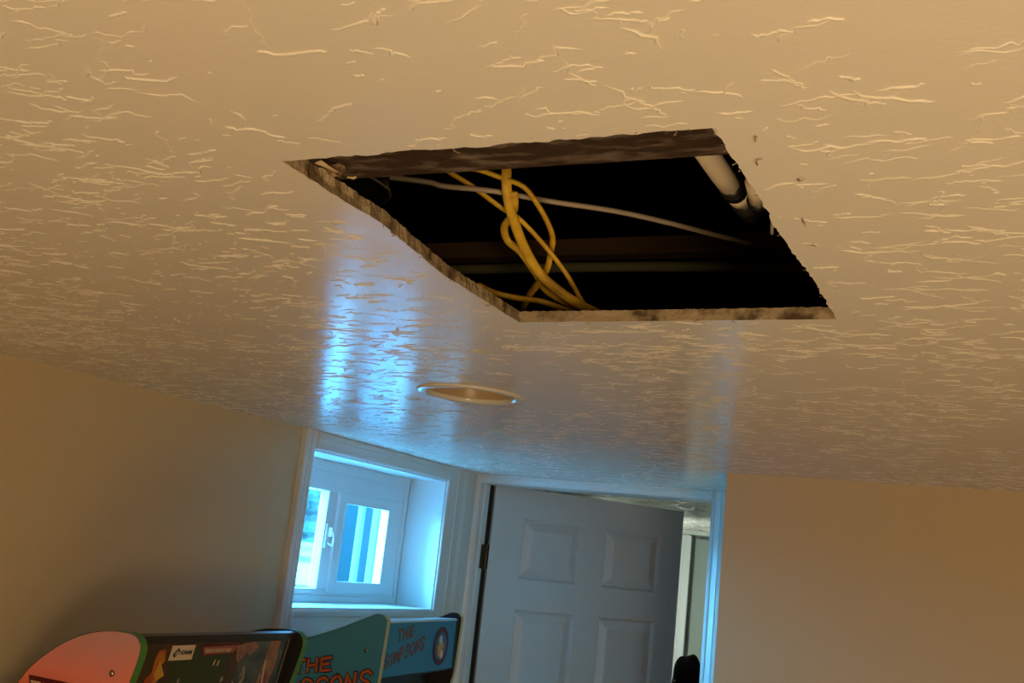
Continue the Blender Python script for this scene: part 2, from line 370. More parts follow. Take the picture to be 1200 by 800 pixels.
# green-tinted conduit
bm = B(); tube(bm, [(-1.0, 1.43, 2.262), (-.5, 1.432, 2.262), (-.1, 1.47, 2.262), (.3, 1.48, 2.262)], .008, 10)
o = obj('conduit', bm, mat('dull_green_conduit', (.13, .13, .075), .6, .3), None, True); tag(o, 'thin dull green conduit crossing low in the dark ceiling hole', 'conduit')
Y = dict(
Y1=[(-0.5650, 1.0905, 2.31), (-0.5493, 1.0599, 2.27), (-0.5494, 1.0713, 2.24), (-0.5508, 1.0967, 2.22), (-0.549, 1.1335, 2.195), (-0.5397, 1.1674, 2.172), (-0.5195, 1.1905, 2.155), (-0.4966, 1.2005, 2.142), (-0.4775, 1.2034, 2.1335), (-0.4636, 1.2378, 2.1335)],
Y2=[(-0.6101, 1.0674, 2.28), (-0.5807, 1.0577, 2.27), (-0.5528, 1.0613, 2.26), (-0.5273, 1.0668, 2.25), (-0.5175, 1.0913, 2.235), (-0.5125, 1.1137, 2.22), (-0.5154, 1.1371, 2.21), (-0.5222, 1.1515, 2.2), (-0.5346, 1.1739, 2.185), (-0.5519, 1.1907, 2.17), (-0.5743, 1.2121, 2.158), (-0.6008, 1.2513, 2.15)],
Y3=[(-0.6346, 1.0468, 2.28), (-0.624, 1.0538, 2.27), (-0.5973, 1.0672, 2.255), (-0.574, 1.1042, 2.24), (-0.5482, 1.1021, 2.225), (-0.5332, 1.1237, 2.21), (-0.5164, 1.1446, 2.19), (-0.5024, 1.1626, 2.17), (-0.5013, 1.2032, 2.155), (-0.4991, 1.2244, 2.145), (-0.5065, 1.2577, 2.14)],
Y4=[(-0.5409, 1.0686, 2.245), (-0.546, 1.0847, 2.235), (-0.5585, 1.1058, 2.23), (-0.5771, 1.1254, 2.222), (-0.5791, 1.1429, 2.21), (-0.5642, 1.1522, 2.198), (-0.5553, 1.1822, 2.18), (-0.5524, 1.2127, 2.166), (-0.5326, 1.2315, 2.155), (-0.4977, 1.2329, 2.145)],
Y5=[(-0.6184, 1.1512, 2.155), (-0.6118, 1.1877, 2.155), (-0.5852, 1.2025, 2.152), (-0.5566, 1.2126, 2.15), (-0.5338, 1.2284, 2.145), (-0.5196, 1.2593, 2.145)])
YL = dict(Y1=('thickest yellow cable hanging straight down then sweeping right', .0062), Y2=('yellow cable making the outer right-hand loop in the hole', .0052), Y3=('yellow cable slanting from the upper left across the other cables', .0046),
          Y4=('yellow cable bulging out to the left behind the thick one', .0050), Y5=('short yellow cable lying low along the far edge of the hole', .0058))
for k, p in Y.items():
    bm = B(); tube(bm, p, YL[k][1], 12, .62, 6)
    o = obj('electrical_cable', bm, M['yel'], None, True); tag(o, YL[k][0], 'cable', 'yellow cables inside the ceiling hole')
GR = [(-0.7627, 0.97, 2.25), (-0.6467, 1.0296, 2.25), (-0.6261, 1.0498, 2.25), (-0.5695, 1.0752, 2.25), (-0.519, 1.1146, 2.25), (-0.4473, 1.1605, 2.25), (-0.3965, 1.2078, 2.25), (-0.348, 1.263, 2.25), (-0.293, 1.321, 2.25)]
bm = B(); tube(bm, GR, .0034, 10, 1, 5); o = obj('grey_cable', bm, M['gcab'], None, True); tag(o, 'thin pale grey cable sweeping across behind the yellow cables', 'cable')
# pale pipe with black coupling and a second stub
pr = empty('drain_pipe', (-.249, .82, 2.19)); tag(pr, 'pale pipe with black coupling at right end of the hole', 'pipe')
def chp(name, bm, m, p, smooth=True):      # geometry given in world coords -> local of parent p
    o = obj(name, bm, m, p, smooth); o.matrix_parent_inverse = Matrix.Translation(-Vector(p.location)); return o
chp('pipe', tube(B(), [(-.251, .72, 2.19), (-.250, .91, 2.19), (-.2485, .952, 2.19)], .0105, 18, 1, 1), M['pvc'], pr)
chp('coupling', tube(B(), [(-.2487, .940, 2.19), (-.2482, .952, 2.19), (-.2478, .962, 2.19)], .0120, 18, 1, 1), M['blk'], pr)
chp('clamp_ring', tube(B(), [(-.2476, .9625, 2.19), (-.2470, .978, 2.19)], .0112, 18, 1, 1), M['pvc'], pr)
chp('coupling_sleeve', tube(B(), [(-.2468, .9785, 2.19), (-.245, 1.02, 2.19)], .0122, 18, 1, 1), M['blk'], pr)
ps = empty('pipe_stub', (-.2165, .90, 2.17)); tag(ps, 'short pale pipe stub beside the black coupling', 'pipe')
chp('pipe', tube(B(), [(-.2145, .893, 2.173), (-.2170, .915, 2.172), (-.2205, .935, 2.172)], .0080, 16, 1, 1), M['pvc'], ps)
chp('end_ring', tube(B(), [(-.2207, .936, 2.172), (-.2210, .942, 2.172)], .0098, 16, 1, 1), M['blk'], ps)
chp('rim', tube(B(), [(-.2211, .9425, 2.172), (-.2212, .9455, 2.172)], .0088, 16, 1, 1), M['screw'], ps)
bm = B(); tube(bm, [(-.2045, .925, 2.160), (-.2050, .935, 2.152), (-.2075, .948, 2.147), (-.2105, .962, 2.147)], .0016, 8, 1, 3)
o = obj('wire_end', bm, M['gcab'], None, True); tag(o, 'tiny pale wire end curling beside the pipe stub', 'wire')
# black fixture housing at the top left of the hole
bm = B(); lathe(bm, [(.001, .085), (.055, .085), (.062, .075), (.064, .006), (.067, 0), (.064, -.003), (.058, 0), (.056, .06), (.001, .06)], 40, (-.655, .862, 2.182))
o = obj('fixture_housing', bm, M['blkp'], None, True); o2 = obj('rim', lathe_bm([(.0668, .0005), (.0682, -.0008), (.0675, -.0028), (.0660, -.0030)], (-.655, .862, 2.182)), M['screw'], o, True); tag(o, 'round black plastic housing at upper left of the ceiling hole', 'housing')  # steel ring added as the highlight along the housing edge
# torn bits at the near left corner
cb = empty('torn_drywall_chunk', (-.500, .655, ZC + .010)); tag(cb, 'small broken drywall chunk with pale paper at near left corner of hole', 'debris')
bm = B(); bmesh.ops.create_icosphere(bm, subdivisions=2, radius=.007, matrix=Matrix.Translation((-.496, .662, 2.1125)))
for v in bm.verts: v.co += Vector([random.uniform(-.0022, .0022) for _ in range(3)])
chp('crumb', bm, M['paper'], cb, False)
bm = B(); tube(bm, [(-.4985, .640, 2.109), (-.4955, .650, 2.108), (-.4935, .664, 2.108)], [.0048, .0026, .0022], 8, .35, 1); chp('paper_scrap', bm, mat('pale_paper_scrap', (.55, .42, .28), .9, .1), cb)
bm = B(); tube(bm, [(-.492, .672, 2.108), (-.488, .675, 2.108), (-.484, .673, 2.108)], [.0012, .002, .001], 7, .6, 1); chp('paper_scrap', bm, mat('pale_paper_tip', (.55, .45, .28), .9, .1), cb)

# ------------------------------------------------------------------ recessed can light (off)
cl = empty('recessed_light', (CAN[0], CAN[1], ZC)); tag(cl, 'round recessed ceiling light, switched off, with a white trim ring', 'ceiling light')
def child(name, bm, m, p, smooth=True): return obj(name, bm, m, p, smooth)
bm = B(); lathe(bm, [(.097, .0002), (.0975, -.0016), (.0950, -.0034), (.089, -.0044), (.0815, -.0040), (.0780, -.0016), (.0770, .003), (.078, .008)], 64); child('trim_ring', bm, mat('glossy_white_trim_ring', (.78, .78, .76), .14, .6), cl)
bm = B(); lathe(bm, [(.0775, .003), (.073, .012), (.064, .035), (.055, .062), (.040, .080), (.022, .088), (.001, .089)], 56); child('reflector', bm, M['lens'], cl)
bm = B(); lathe(bm, [(.001, .020), (.016, .022), (.030, .030), (.037, .042), (.034, .055), (.020, .072), (.014, .086)], 40); child('bulb', bm, M['bulb'], cl)

# ------------------------------------------------------------------ window
win = empty('window_1', (XW, (WY0 + WY1) / 2, WZ0)); structure(win, 'small white sliding basement window set deep in the left wall', 'window')
def wp(name, bm, m, smooth=False, par=None):
    o = obj(name, bm, m, par or win, smooth)
    if par is None: o.matrix_parent_inverse = Matrix.Translation(-Vector(win.location))
    else: o.matrix_parent_inverse = Matrix.Identity(4)
    return o
# reveal lining boards
wp('reveal_board', box(B(), XW, XL + .001, WY1 - .004, WY1 + .010, WZ0 - .01, WZ1 + .01), M['trim'])
wp('reveal_board', box(B(), XW, XL + .001, WY0 - .010, WY0 + .004, WZ0 - .01, WZ1 + .01), M['trim'])
wp('reveal_board', box(B(), XW, XL + .001, WY0, WY1, WZ1 - .004, WZ1 + .010), M['trim'])
wp('window_sill', box(B(), XW, XL + .004, WY0, WY1, WZ0 - .012, WZ0 + .004, .002), M['trim'])
# vinyl frame: stepped
fy0, fy1, fz0, fz1 = WY0 + .004, WY1 - .004, WZ0 + .004, WZ1 - .004
def frame_ring(x0, x1, a0, a1, b0, b1, w_l, w_r, w_b, w_t, bev=.002):
    bm = B(); box(bm, x0, x1, a0, a0 + w_l, b0, b1, bev); box(bm, x0, x1, a1 - w_r, a1, b0, b1, bev)
    box(bm, x0, x1, a0 + w_l - .002, a1 - w_r + .002, b0, b0 + w_b, bev); box(bm, x0, x1, a0 + w_l - .002, a1 - w_r + .002, b1 - w_t, b1, bev); return bm
wp('window_frame', frame_ring(XW - .084, XW - .002, fy0, fy1, fz0, fz1, .030, .012, .020, .030), M['vinyl'])
wp('window_frame', frame_ring(XW - .080, XW - .010, fy0 + .028, fy1 - .010, fz0 + .018, fz1 - .028, .022, .012, .020, .058), M['vinyl'])
# fixed/outer sash (left) further out, inner sash (right)
z0, z1 = 1.680, 1.972
wp('sash', frame_ring(XW - .075, XW - .050, 2.40, 2.735, z0 - .006, z1 + .01, .02, .030, .012, .012), M['vinyl'])
gs = wp('pane', box(B(), XW - .064, XW - .060, 2.42, 2.706, z0 + .004, z1), M['glass'])
wp('sash', frame_ring(XW - .036, XW - .006, 2.695, 3.058, z0 - .010, z1 - .006, .034, .078, .030, .030, .003), M['vinyl'])
wp('glazing_bead', frame_ring(XW - .012, XW - .004, 2.727, 2.982, z0 + .018, z1 - .034, .005, .005, .005, .005, .001), M['vinyl'])
wp('pane', box(B(), XW - .022, XW - .018, 2.727, 2.982, z0 + .018, z1 - .034), M['glass'])
# interlock stile and latch
wp('interlock_stile', box(B(), XW - .048, XW - .016, 2.650, 2.697, z0 - .008, z1 - .004, .003), M['vinyl'])
bm = B(); box(bm, XW - .018, XW - .010, 2.655, 2.680, 1.795, 1.868, .003); box(bm, XW - .012, XW + .004, 2.662, 2.673, 1.830, 1.858, .003)
tube(bm, [(XW - .010, 2.667, 1.812), (XW + .006, 2.667, 1.806), (XW + .010, 2.667, 1.822), (XW + .004, 2.667, 1.846)], .003, 8); wp('latch', bm, M['vinyl'], True)
# casing on the wall
CW = .053
wp('casing', sweep(B(), casing_prof(CW), (XL, WY0 - .0, WZ0 - .06), (XL, WY0 - .0, ZC), (1, 0, 0), (0, -1, 0)), M['trim'])
wp('casing', sweep(B(), casing_prof(.075), (XL, WY1 + .0, WZ0 - .06), (XL, WY1 + .0, ZC), (1, 0, 0), (0, 1, 0)), M['trim'])
wp('casing', sweep(B(), casing_prof(ZC - WZ1), (XL, WY0, WZ1), (XL, WY1, WZ1), (1, 0, 0), (0, 0, 1)), M['trim'])
wp('casing', sweep(B(), casing_prof(.11), (XL, WY0, WZ0), (XL, WY1, WZ0), (1, 0, 0), (0, 0, -1)), M['trim'])
# white flat board between window casing and the door corner
o = obj('trim_1', sweep(B(), [(0, 0), (0, .006), (.03, .008), (.05, .014), (.09, .014), (.13, .010), (.132, 0)], (XL, 3.166, .0), (XL, 3.166, ZC), (1, 0, 0), (0, 1, 0)), M['trim']); structure(o, 'white corner board between window casing and door casing', 'trim')

# ------------------------------------------------------------------ outside, seen through the window
bm = B(); bmesh.ops.create_grid(bm, x_segments=60, y_segments=60, size=14, matrix=Matrix.Translation((-16.05, 10, 1.55)))
for v in bm.verts: v.co.z += .02 * math.sin(v.co.x * 2.1) * math.sin(v.co.y * 1.7) + max(0, -v.co.x - 4) * .02
o = obj('ground', bm, M['snow'], None, True); structure(o, 'bright snowy ground outside the window', 'ground')
def tree(x, y, h, wdt, seed, label):
    rr = random.Random(seed); t = empty('snowy_tree', (x, y, 1.6)); tag(t, label, 'tree', 'pale trees outside the window')
    bm = B(); tube(bm, [(0, 0, -.1), (.05, .02, h * .5), (0, .05, h)], [.09, .06, .02], 8, 1, 1); obj('trunk', bm, M['bark'], t, True)
    bm = B()
    for k in range(260):
        z = rr.uniform(.08, 1) * h; rad = wdt * (1.05 - z / h) * rr.uniform(.2, 1) + .1; a = rr.uniform(0, 2 * PI); p = Vector((rad * math.cos(a), rad * math.sin(a), z))
        s_ = rr.uniform(.10, .24); bmesh.ops.create_icosphere(bm, subdivisions=1, radius=s_, matrix=Matrix.Translation(p) @ Matrix.Diagonal((1, 1, rr.uniform(.4, .8), 1)))
    o = obj('foliage', bm, M['leaf'], t, False)
tree(-6.8, 9.0, 3.0, .9, 1, 'pale frosted tree outside, seen through the left pane'); tree(-9.6, 11.4, 3.9, 1.3, 2, 'pale tree outside, far left in the left pane of the window')
tree(-8.6, 14.0, 2.8, 1.0, 3, 'frosted tree outside, lower in the right pane of the window')
hd = empty('snowy_hedge', (-14.5, 14, 1.5)); tag(hd, 'pale frosted hedge line in the distance outside the window', 'hedge')
bm = B(); rr = random.Random(77)
for k in range(620):
    bmesh.ops.create_icosphere(bm, subdivisions=1, radius=rr.uniform(.35, .8), matrix=Matrix.Translation((rr.uniform(-1.2, 1.2), rr.uniform(-10, 12), rr.uniform(.1, 4.2))))
obj('foliage', bm, M['leaf'], hd)
for i, (x, y, w, lb) in enumerate([(-2.55, 3.94, .012, 'thin white post outside, leftmost seen through the right pane'), (-2.55, 4.07, .016, 'widest white post outside, middle one seen through the right pane'), (-2.55, 4.155, .008, 'thinnest white post outside, at the right edge of the right pane')]):
    o = obj('outdoor_post', box(B(), x - w, x + w, y - w, y + w, 1.5, 2.7, .003), M['post']); tag(o, lb, 'post', 'white posts outside the window')
o = obj('outdoor_screen', box(B(), -3.1, -3.04, 4.42, 7.3, 1.5, 3.0, .004), M['siding']); tag(o, 'blue grey siding wall outside behind the white posts', 'siding')

# ------------------------------------------------------------------ door opening: casing, jambs, door
XJ0, XJ1, ZH = -1.662, -.852, 2.070
tr = empty('trim_2', ((XJ0 + XJ1) / 2, YD, 0)); structure(tr, 'white moulded casing and jamb around the open door', 'trim')
def tp(name, bm, m=None):
    o = obj(name, bm, m or M['trim'], tr); o.matrix_parent_inverse = Matrix.Translation(-Vector(tr.location)); return o
tp('casing', sweep(B(), casing_prof(.028, .014), (XJ0, YD, 0), (XJ0, YD, ZC), (0, -1, 0), (-1, 0, 0)))
tp('casing', sweep(B(), casing_prof(.044), (XJ1, YD, 0), (XJ1, YD, ZC), (0, -1, 0), (1, 0, 0)))
tp('casing', sweep(B(), casing_prof(ZC - ZH, .017), (XJ0, YD, ZH), (XJ1, YD, ZH), (0, -1, 0), (0, 0, 1)))
tp('jamb', box(B(), XJ0 - .018, XJ0, YD, YD + .12, 0, ZH)); tp('jamb', box(B(), XJ1, XJ1 + .018, YD, YD + .12, 0, ZH)); tp('jamb', box(B(), XJ0 - .018, XJ1 + .018, YD, YD + .12, ZH, ZH + .018))
tp('gap_shade_strip', box(B(), XJ0, XJ0 + .003, YD + .051, YD + .118, 0, ZH), M['blk'])  # black strip stands in for the shadow gap beside the door
tp('door_stop', box(B(), XJ0, XJ0 + .007, YD + .015, YD + .05, 0, ZH, .002)); tp('door_stop', box(B(), XJ1 - .010, XJ1, YD + .015, YD + .05, 0, ZH, .002))
ANG = math.radians(51.557)
DW, DT = .805, .035; Z0D = .012; ZT = H0 + .254
cols = [(.124, .366), (.467, .709)]; rows = [(1.760, 1.970), (.86, 1.654), (.20, .70)]
xs = sorted({0, DW, *[c for p in cols for c in p]}); zs = sorted({Z0D, ZT, *[c for p in rows for c in p]})
bm = B(); dep = .016
def is_panel(xa, xb, za, zb): return any(abs(xa - p[0]) < 1e-6 and abs(xb - p[1]) < 1e-6 for p in cols) and any(abs(za - q[0]) < 1e-6 and abs(zb - q[1]) < 1e-6 for q in rows)
vc = {}
def V3(*p):
    k = tuple(round(c, 5) for c in p)
    if k not in vc: vc[k] = bm.verts.new(p)
    return vc[k]
for yy, sg in ((0, 1), (DT, -1)):
    for xa, xb in zip(xs, xs[1:]):
        for za, zb in zip(zs, zs[1:]):
            if not is_panel(xa, xb, za, zb):
                bm.faces.new((V3(xa, yy, za), V3(xb, yy, za), V3(xb, yy, zb), V3(xa, yy, zb)))
            else:
                yi = yy + sg * dep; q = .006
                A = [(xa, yy, za), (xb, yy, za), (xb, yy, zb), (xa, yy, zb)]; I = [(xa + q, yi, za + q), (xb - q, yi, za + q), (xb - q, yi, zb - q), (xa + q, yi, zb - q)]
                for k in range(4): bm.faces.new((V3(*A[k]), V3(*A[(k + 1) % 4]), V3(*I[(k + 1) % 4]), V3(*I[k])))
                bm.faces.new([V3(*p) for p in I])
def side(pts_a, pts_b):
    for (a0, b0), (a1, b1) in zip(zip(pts_a, pts_b), zip(pts_a[1:], pts_b[1:])): bm.faces.new((V3(*a0), V3(*a1), V3(*b1), V3(*b0)))
side([(x, 0, Z0D) for x in xs], [(x, DT, Z0D) for x in xs]); side([(x, 0, ZT) for x in xs], [(x, DT, ZT) for x in xs])
side([(0, 0, z) for z in zs], [(0, DT, z) for z in zs]); side([(DW, 0, z) for z in zs], [(DW, DT, z) for z in zs])
door = obj('door_1', bm, M['door']); door.location = (-1.648, 3.38, 0); door.rotation_euler = (0, 0, ANG)
structure(door, 'white six-panel door standing ajar into the next room', 'door')
def raised(c_, r_, yy, sg):
    bm = B(); (xa, xb), (za, zb) = c_, r_; q0, q1 = .010, .040
    rects = [(q0, dep - .0005), (q0 + .002, dep - .0025), (q1, .0015)]
    rings = []
    for q, d in rects:
        rings.append([bm.verts.new((x, yy + sg * d, z)) for x, z in ((xa + q, za + q), (xb - q, za + q), (xb - q, zb - q), (xa + q, zb - q))])
    for a, c in zip(rings, rings[1:]):
        for k in range(4): bm.faces.new((a[k], a[(k + 1) % 4], c[(k + 1) % 4], c[k]))
    bm.faces.new(rings[-1]); return bm
for c_ in cols:
    for r_ in rows:
        obj('panel', raised(c_, r_, 0, 1), M['door'], door); obj('panel', raised(c_, r_, DT, -1), M['door'], door)
bm = B()
for q in (-.05, DT + .05): tube(bm, [(DW - .07, DT / 2, .96), (DW - .07, q * .8 + .003, .96), (DW - .07, q, .96)], [.012, .014, .026], 14, 1, 1)
obj('door_knob', bm, M['bronze'], door, True)
for zc in (1.823, 1.02, .22):
    h = tp('hinge', box(B(), XJ0 + .0072, XJ0 + .0095, YD + .028, YD + .098, zc - .041, zc + .041, .001), M['bronze'])
    bm = B(); tube(bm, [(XJ0 + .0105, YD + .066, zc - .042), (XJ0 + .0105, YD + .066, zc + .042)], .0026, 10, 1, 1)
    k = obj('knuckle', bm, M['ltbronze'], h, True)
    k2 = obj('hinge_leaf', box(B(), XJ0 + .0095, XJ0 + .013, YD + .074, YD + .086, zc - .041, zc + .041, .001), M['bronze'], h)
# far room
bm = B(); box(bm, -2.0, -1.72, 6.15, 6.27, 0, ZC); box(bm, -1.72, -.8, 6.15, 6.27, 2.08, ZC); box(bm, -.8, 3.2, 6.15, 6.27, 0, ZC); box(bm, -1.72, -.8, 6.26, 6.3, 0, 2.08)
o = obj('wall_far', bm, M['fwall']); structure(o, 'pale wall of the next room seen past the door', 'wall')
o = obj('wall_outer', box(B(), -2.0, -1.88, 3.42, 6.3, 0, ZC + .02), M['fwall']); structure(o, 'outer wall of the next room', 'wall')
o = obj('trim_3', sweep(B(), casing_prof(.07), (-1.70, 6.15, 0), (-1.70, 6.15, 2.075), (0, -1, 0), (-1, 0, 0)), M['trim']); structure(o, 'white vertical casing in the next room', 'trim')
fd = empty('door_2', (-1.69, 6.20, 0)); structure(fd, 'sage grey door in the next room past the doorway', 'door')
obj('door_slab', box(B(), 0, .80, 0, .035, .01, 2.06, .002), M['fdoor'], fd)
for za, zb in ((1.72, 1.95), (.9, 1.62), (.2, .76)):
    for xa, xb in ((.09, .36), (.44, .71)):
        obj('panel', box(B(), xa, xb, -.006, .002, za, zb, .005), mat('pale_sage_panel', (.42, .48, .43), .5, .4), fd)
# black rounded bundle on a stand
bb = empty('black_hanging_bag', (-1.245, 4.62, 0)); tag(bb, 'black lumpy rounded top of an item standing behind the door gap', 'bag')
bm = B(); bmesh.ops.create_uvsphere(bm, u_segments=40, v_segments=28, radius=1, matrix=Matrix.Translation((0, 0, 1.375)) @ Matrix.Diagonal((.078, .078, .13, 1)))
for v in bm.verts:
    p = v.co; p.x += .006 * math.sin(p.z * 45 + 1) ; p.z += .006 * math.sin(p.x * 90) + .006 * math.cos(p.y * 70); p.y += .006 * math.sin(p.z * 38)
obj('bag_body', bm, M['darkcloth'], bb, True)
bm = B(); tube(bm, [(0, 0, 0.02), (0, 0, 1.13)], .016, 10, 1, 1); lathe(bm, [(.001, .02), (.15, .015), (.155, 0), (.001, 0)], 28); obj('stand', bm, M['blkp'], bb, True)
bm = B(); bmesh.ops.create_icosphere(bm, subdivisions=2, radius=.0035, matrix=Matrix.Translation((-.045, -.058, 1.40))); obj('glint_bead', bm, M['screw'], bb, True)  # steel bead stands in for a glint of light on the fabric

# ------------------------------------------------------------------ lettering
def text(name, s_, size, m, parent, loc, rot, ext=.0002, offset=0, align='LEFT', sx=1.0, shear=0):
    cu = bpy.data.curves.new(name, 'FONT'); cu.body = s_; cu.size = size; cu.extrude = ext; cu.offset = offset; cu.align_x = align; cu.shear = shear; cu.resolution_u = 4
    t = bpy.data.objects.new(name, cu); C.objects.link(t); bpy.context.view_layer.update()
    me = bpy.data.meshes.new_from_object(t.evaluated_get(bpy.context.evaluated_depsgraph_get())); bpy.data.objects.remove(t)
    me.materials.clear(); o = link(name, me, m, parent); o.location = loc; o.rotation_euler = rot; o.scale = (sx, 1, 1); return o

# ------------------------------------------------------------------ arcade cabinets
# local frame: +x out of the cabinet front, +y along its width (away from the viewer), z up; origin on the floor at the near front corner
def cabinet(name, label, loc, rz, top, PT, side_m, edge_m, riser_label=None):
    cab = empty(name, loc, rz); tag(cab, label, 'arcade machine', 'arcade machines along the left wall')
    Wd = .447
    prof = top + [(-.035, 1.49), (-.075, 1.485), (-.16, 1.22), (-.155, 1.20), (.02, 1.09), (.03, 1.07), (.02, .99), (-.03, .95), (-.06, .60), (-.03, .58), (-.03, 0), (-.38, 0)]
    for y0, nm in ((0, 'near'), (Wd - PT, 'far')):
        obj('side_panel', prism(B(), prof, y0 + .0004, y0 + PT - .0004), side_m if nm == 'near' else M['riserb'], cab)
        # edge moulding: thin band wrapping the panel outline
        bm = B(); n_ = len(prof); e = .0014
        cx = [sum(p[0] for p in prof) / n_, 0]
        outp = []
        for i in range(n_):
            p0, p1, p2 = Vector(prof[i - 1]), Vector(prof[i]), Vector(prof[(i + 1) % n_])
            n1 = Vector((-(p1 - p0).y, (p1 - p0).x)).normalized(); n2 = Vector((-(p2 - p1).y, (p2 - p1).x)).normalized(); nn = (n1 + n2)
            nn = nn.normalized() if nn.length > .1 else n1
            outp.append(p1 + nn * e)
        for ya, yb in ((y0 + .0004, y0 + PT - .0004),):
            a = [bm.verts.new((x, ya, z)) for x, z in prof]; b_ = [bm.verts.new((p.x, ya, p.y)) for p in outp]; c = [bm.verts.new((p.x, yb, p.y)) for p in outp]; d = [bm.verts.new((x, yb, z)) for x, z in prof]
            for i in range(n_):
                j = (i + 1) % n_
                for q, w in ((b_, c),): bm.faces.new((q[i], q[j], w[j], w[i]))
        obj('edge_moulding', bm, edge_m, cab, False)
    return cab, Wd, prof
def smooth_curve(P, sub=5):
    P = [Vector(p) for p in P]; Q = [P[0] * 2 - P[1]] + P + [P[-1] * 2 - P[-2]]; out = []
    for i in range(1, len(Q) - 2):
        for k in range(sub):
            t = k / sub; a, b_, c, d = Q[i - 1:i + 3]
            v = .5 * ((2 * b_) + (c - a) * t + (2 * a - 5 * b_ + 4 * c - d) * t * t + (3 * b_ - a - 3 * c + d) * t ** 3); out.append((v.x, v.y))
    out.append(tuple(P[-1])); return out
PT = .016
# --- near machine: red domed sides, dark picture marquee
X0 = -1.235
ox = lambda pts: [(x - X0, H0 + z) for x, z in pts]
dome = ox([(-1.600, -.62), (-1.585, -.48), (-1.535, -.355), (-1.482, -.284), (-1.46, -.256), (-1.42, -.224), (-1.378, -.200), (-1.335, -.185), (-1.30, -.179), (-1.268, -.1775), (-1.250, -.180), (-1.239, -.188), (-1.235, -.200), (-1.2385, -.222), (-1.246, -.250), (-1.258, -.290), (-1.268, -.325)])
top1 = smooth_curve(dome, 5)
cab, Wd, _ = cabinet('arcade_cabinet', 'arcade machine with domed red side panel and green edging, nearest one', (X0, 1.331, 0), 0, [(-.38, .6)] + top1, PT, M['red'], M['green'])
# marquee local slab follows the front slope, recessed slightly
def slab(name, pts_xz, y0, y1, m, par, thick=.010):   # face from (x0,z0) top to (x1,z1) bottom, thickness inward
    (xa, za), (xb, zb) = pts_xz; d = Vector((xb - xa, zb - za)).normalized(); nrm = Vector((d.y, -d.x))   # pointing inward (-x)
    if nrm.x > 0: nrm = -nrm
    poly = [(xa, za), (xb, zb), (xb + nrm.x * thick, zb + nrm.y * thick), (xa + nrm.x * thick, za + nrm.y * thick)]
    return obj(name, prism(B(), poly, y0, y1), m, par)
y0, y1 = PT + .0005, Wd - PT - .0005
A1, B1 = (-.012, H0 - .1805), (-.040, H0 - .326)
mq = slab('marquee', (A1, B1), y0, y1, M['blkp'], cab, .014)
dd = (Vector(B1) - Vector(A1)); LM = dd.length; dd.normalize(); tilt = math.atan2(-(B1[0] - A1[0]), -(B1[1] - A1[1]))
# print plane: local u = +y, v = up along slab; use rotation so that text faces +x
def on_marquee(uy, down, lift): return Vector((A1[0] + dd.x * down + lift, uy, A1[1] + dd.y * down))
def poly_art(name, pts, m, par, lift, Afun=None):
    bm = B(); fn = Afun or on_marquee; fr = [bm.verts.new(fn(u_, v_, lift)) for u_, v_ in pts]; bk = [bm.verts.new(fn(u_, v_, lift - .0006)) for u_, v_ in pts]
    bm.faces.new(fr); bm.faces.new(bk[::-1])
    for i in range(len(pts)): j = (i + 1) % len(pts); bm.faces.new((fr[i], fr[j], bk[j], bk[i]))
    return obj(name, bm, m, par)
art = poly_art('marquee_print', [(.020, .013), (.398, .013), (.398, .140), (.020, .140)], M['dkart'], cab, .0008)
art['label'] = 'dark printed picture under the marquee glass'
poly_art('print_patch', [(.270, .0135), (.397, .0135), (.397, .139), (.270, .139)], M['tealart'], art, .0014)
poly_art('print_patch', [(.095, .042), (.100, .032), (.125, .026), (.170, .024), (.215, .028), (.236, .038), (.246, .070), (.236, .085), (.11, .085)], M['grnart'], art, .0014)
poly_art('print_patch', [(.062, .024), (.075, .022), (.082, .040), (.076, .050), (.082, .068), (.073, .082), (.073, .139), (.042, .139), (.046, .095), (.050, .070), (.060, .060), (.058, .040)], M['orart'], art, .0016)
poly_art('print_patch', [(.070, .040), (.090, .066), (.074, .074), (.066, .062)], M['yelart'], art, .0020)
poly_art('print_patch', [(.160, .018), (.262, .010 + .006), (.253, .034), (.170, .036)], M['maroon'], art, .0018)
poly_art('print_patch', [(.165, .0205), (.256, .0195), (.250, .0315), (.172, .0335)], M['redart'], art, .0022)
poly_art('print_patch', [(.256, .020), (.305, .014), (.318, .024), (.300, .040), (.290, .034), (.272, .052), (.262, .042)], M['tanart'], art, .0019)
poly_art('print_patch', [(.352, .014), (.380, .014), (.385, .060), (.372, .139), (.335, .139), (.345, .080)], M['tanart'], art, .0019)
poly_art('print_patch', [(.352, .085), (.368, .075), (.372, .139), (.340, .139)], M['purart'], art, .0022)
poly_art('print_streak', [(.349, .050), (.352, .050), (.366, .120), (.363, .122)], M['whiteart'], art, .0024)
poly_art('print_streak', [(.288, .058), (.296, .060), (.303, .082), (.292, .100), (.286, .102), (.297, .080)], M['greyart'], art, .0020)
poly_art('print_streak', [(.272, .085), (.276, .086), (.270, .105), (.266, .104)], M['greyart'], art, .0020)
for (a, v) in ((.216, .048), (.205, .047)): poly_art('print_streak', [(a, v), (a + .003, v - .004), (a + .002, v + .006), (a - .001, v + .007)], M['whiteart'], art, .0024)
rr = random.Random(12)
for k in range(16):
    uu = rr.uniform(.105, .25) if k < 7 else rr.uniform(.275, .39); vv = rr.uniform(.075, .125) if k < 7 else rr.uniform(.03, .13); w = rr.uniform(.002, .006)
    poly_art('print_streak', [(uu, vv), (uu + w, vv - .004), (uu + w * 1.4, vv + .004), (uu + w * .3, vv + .008)], M['greyart'] if k % 3 else M['redart'], art, .0021)
lab = poly_art('maker_label', [(.088, .016), (.1435, .016), (.1435, .041), (.0875, .041)], M['whiteart'], cab, .0030)
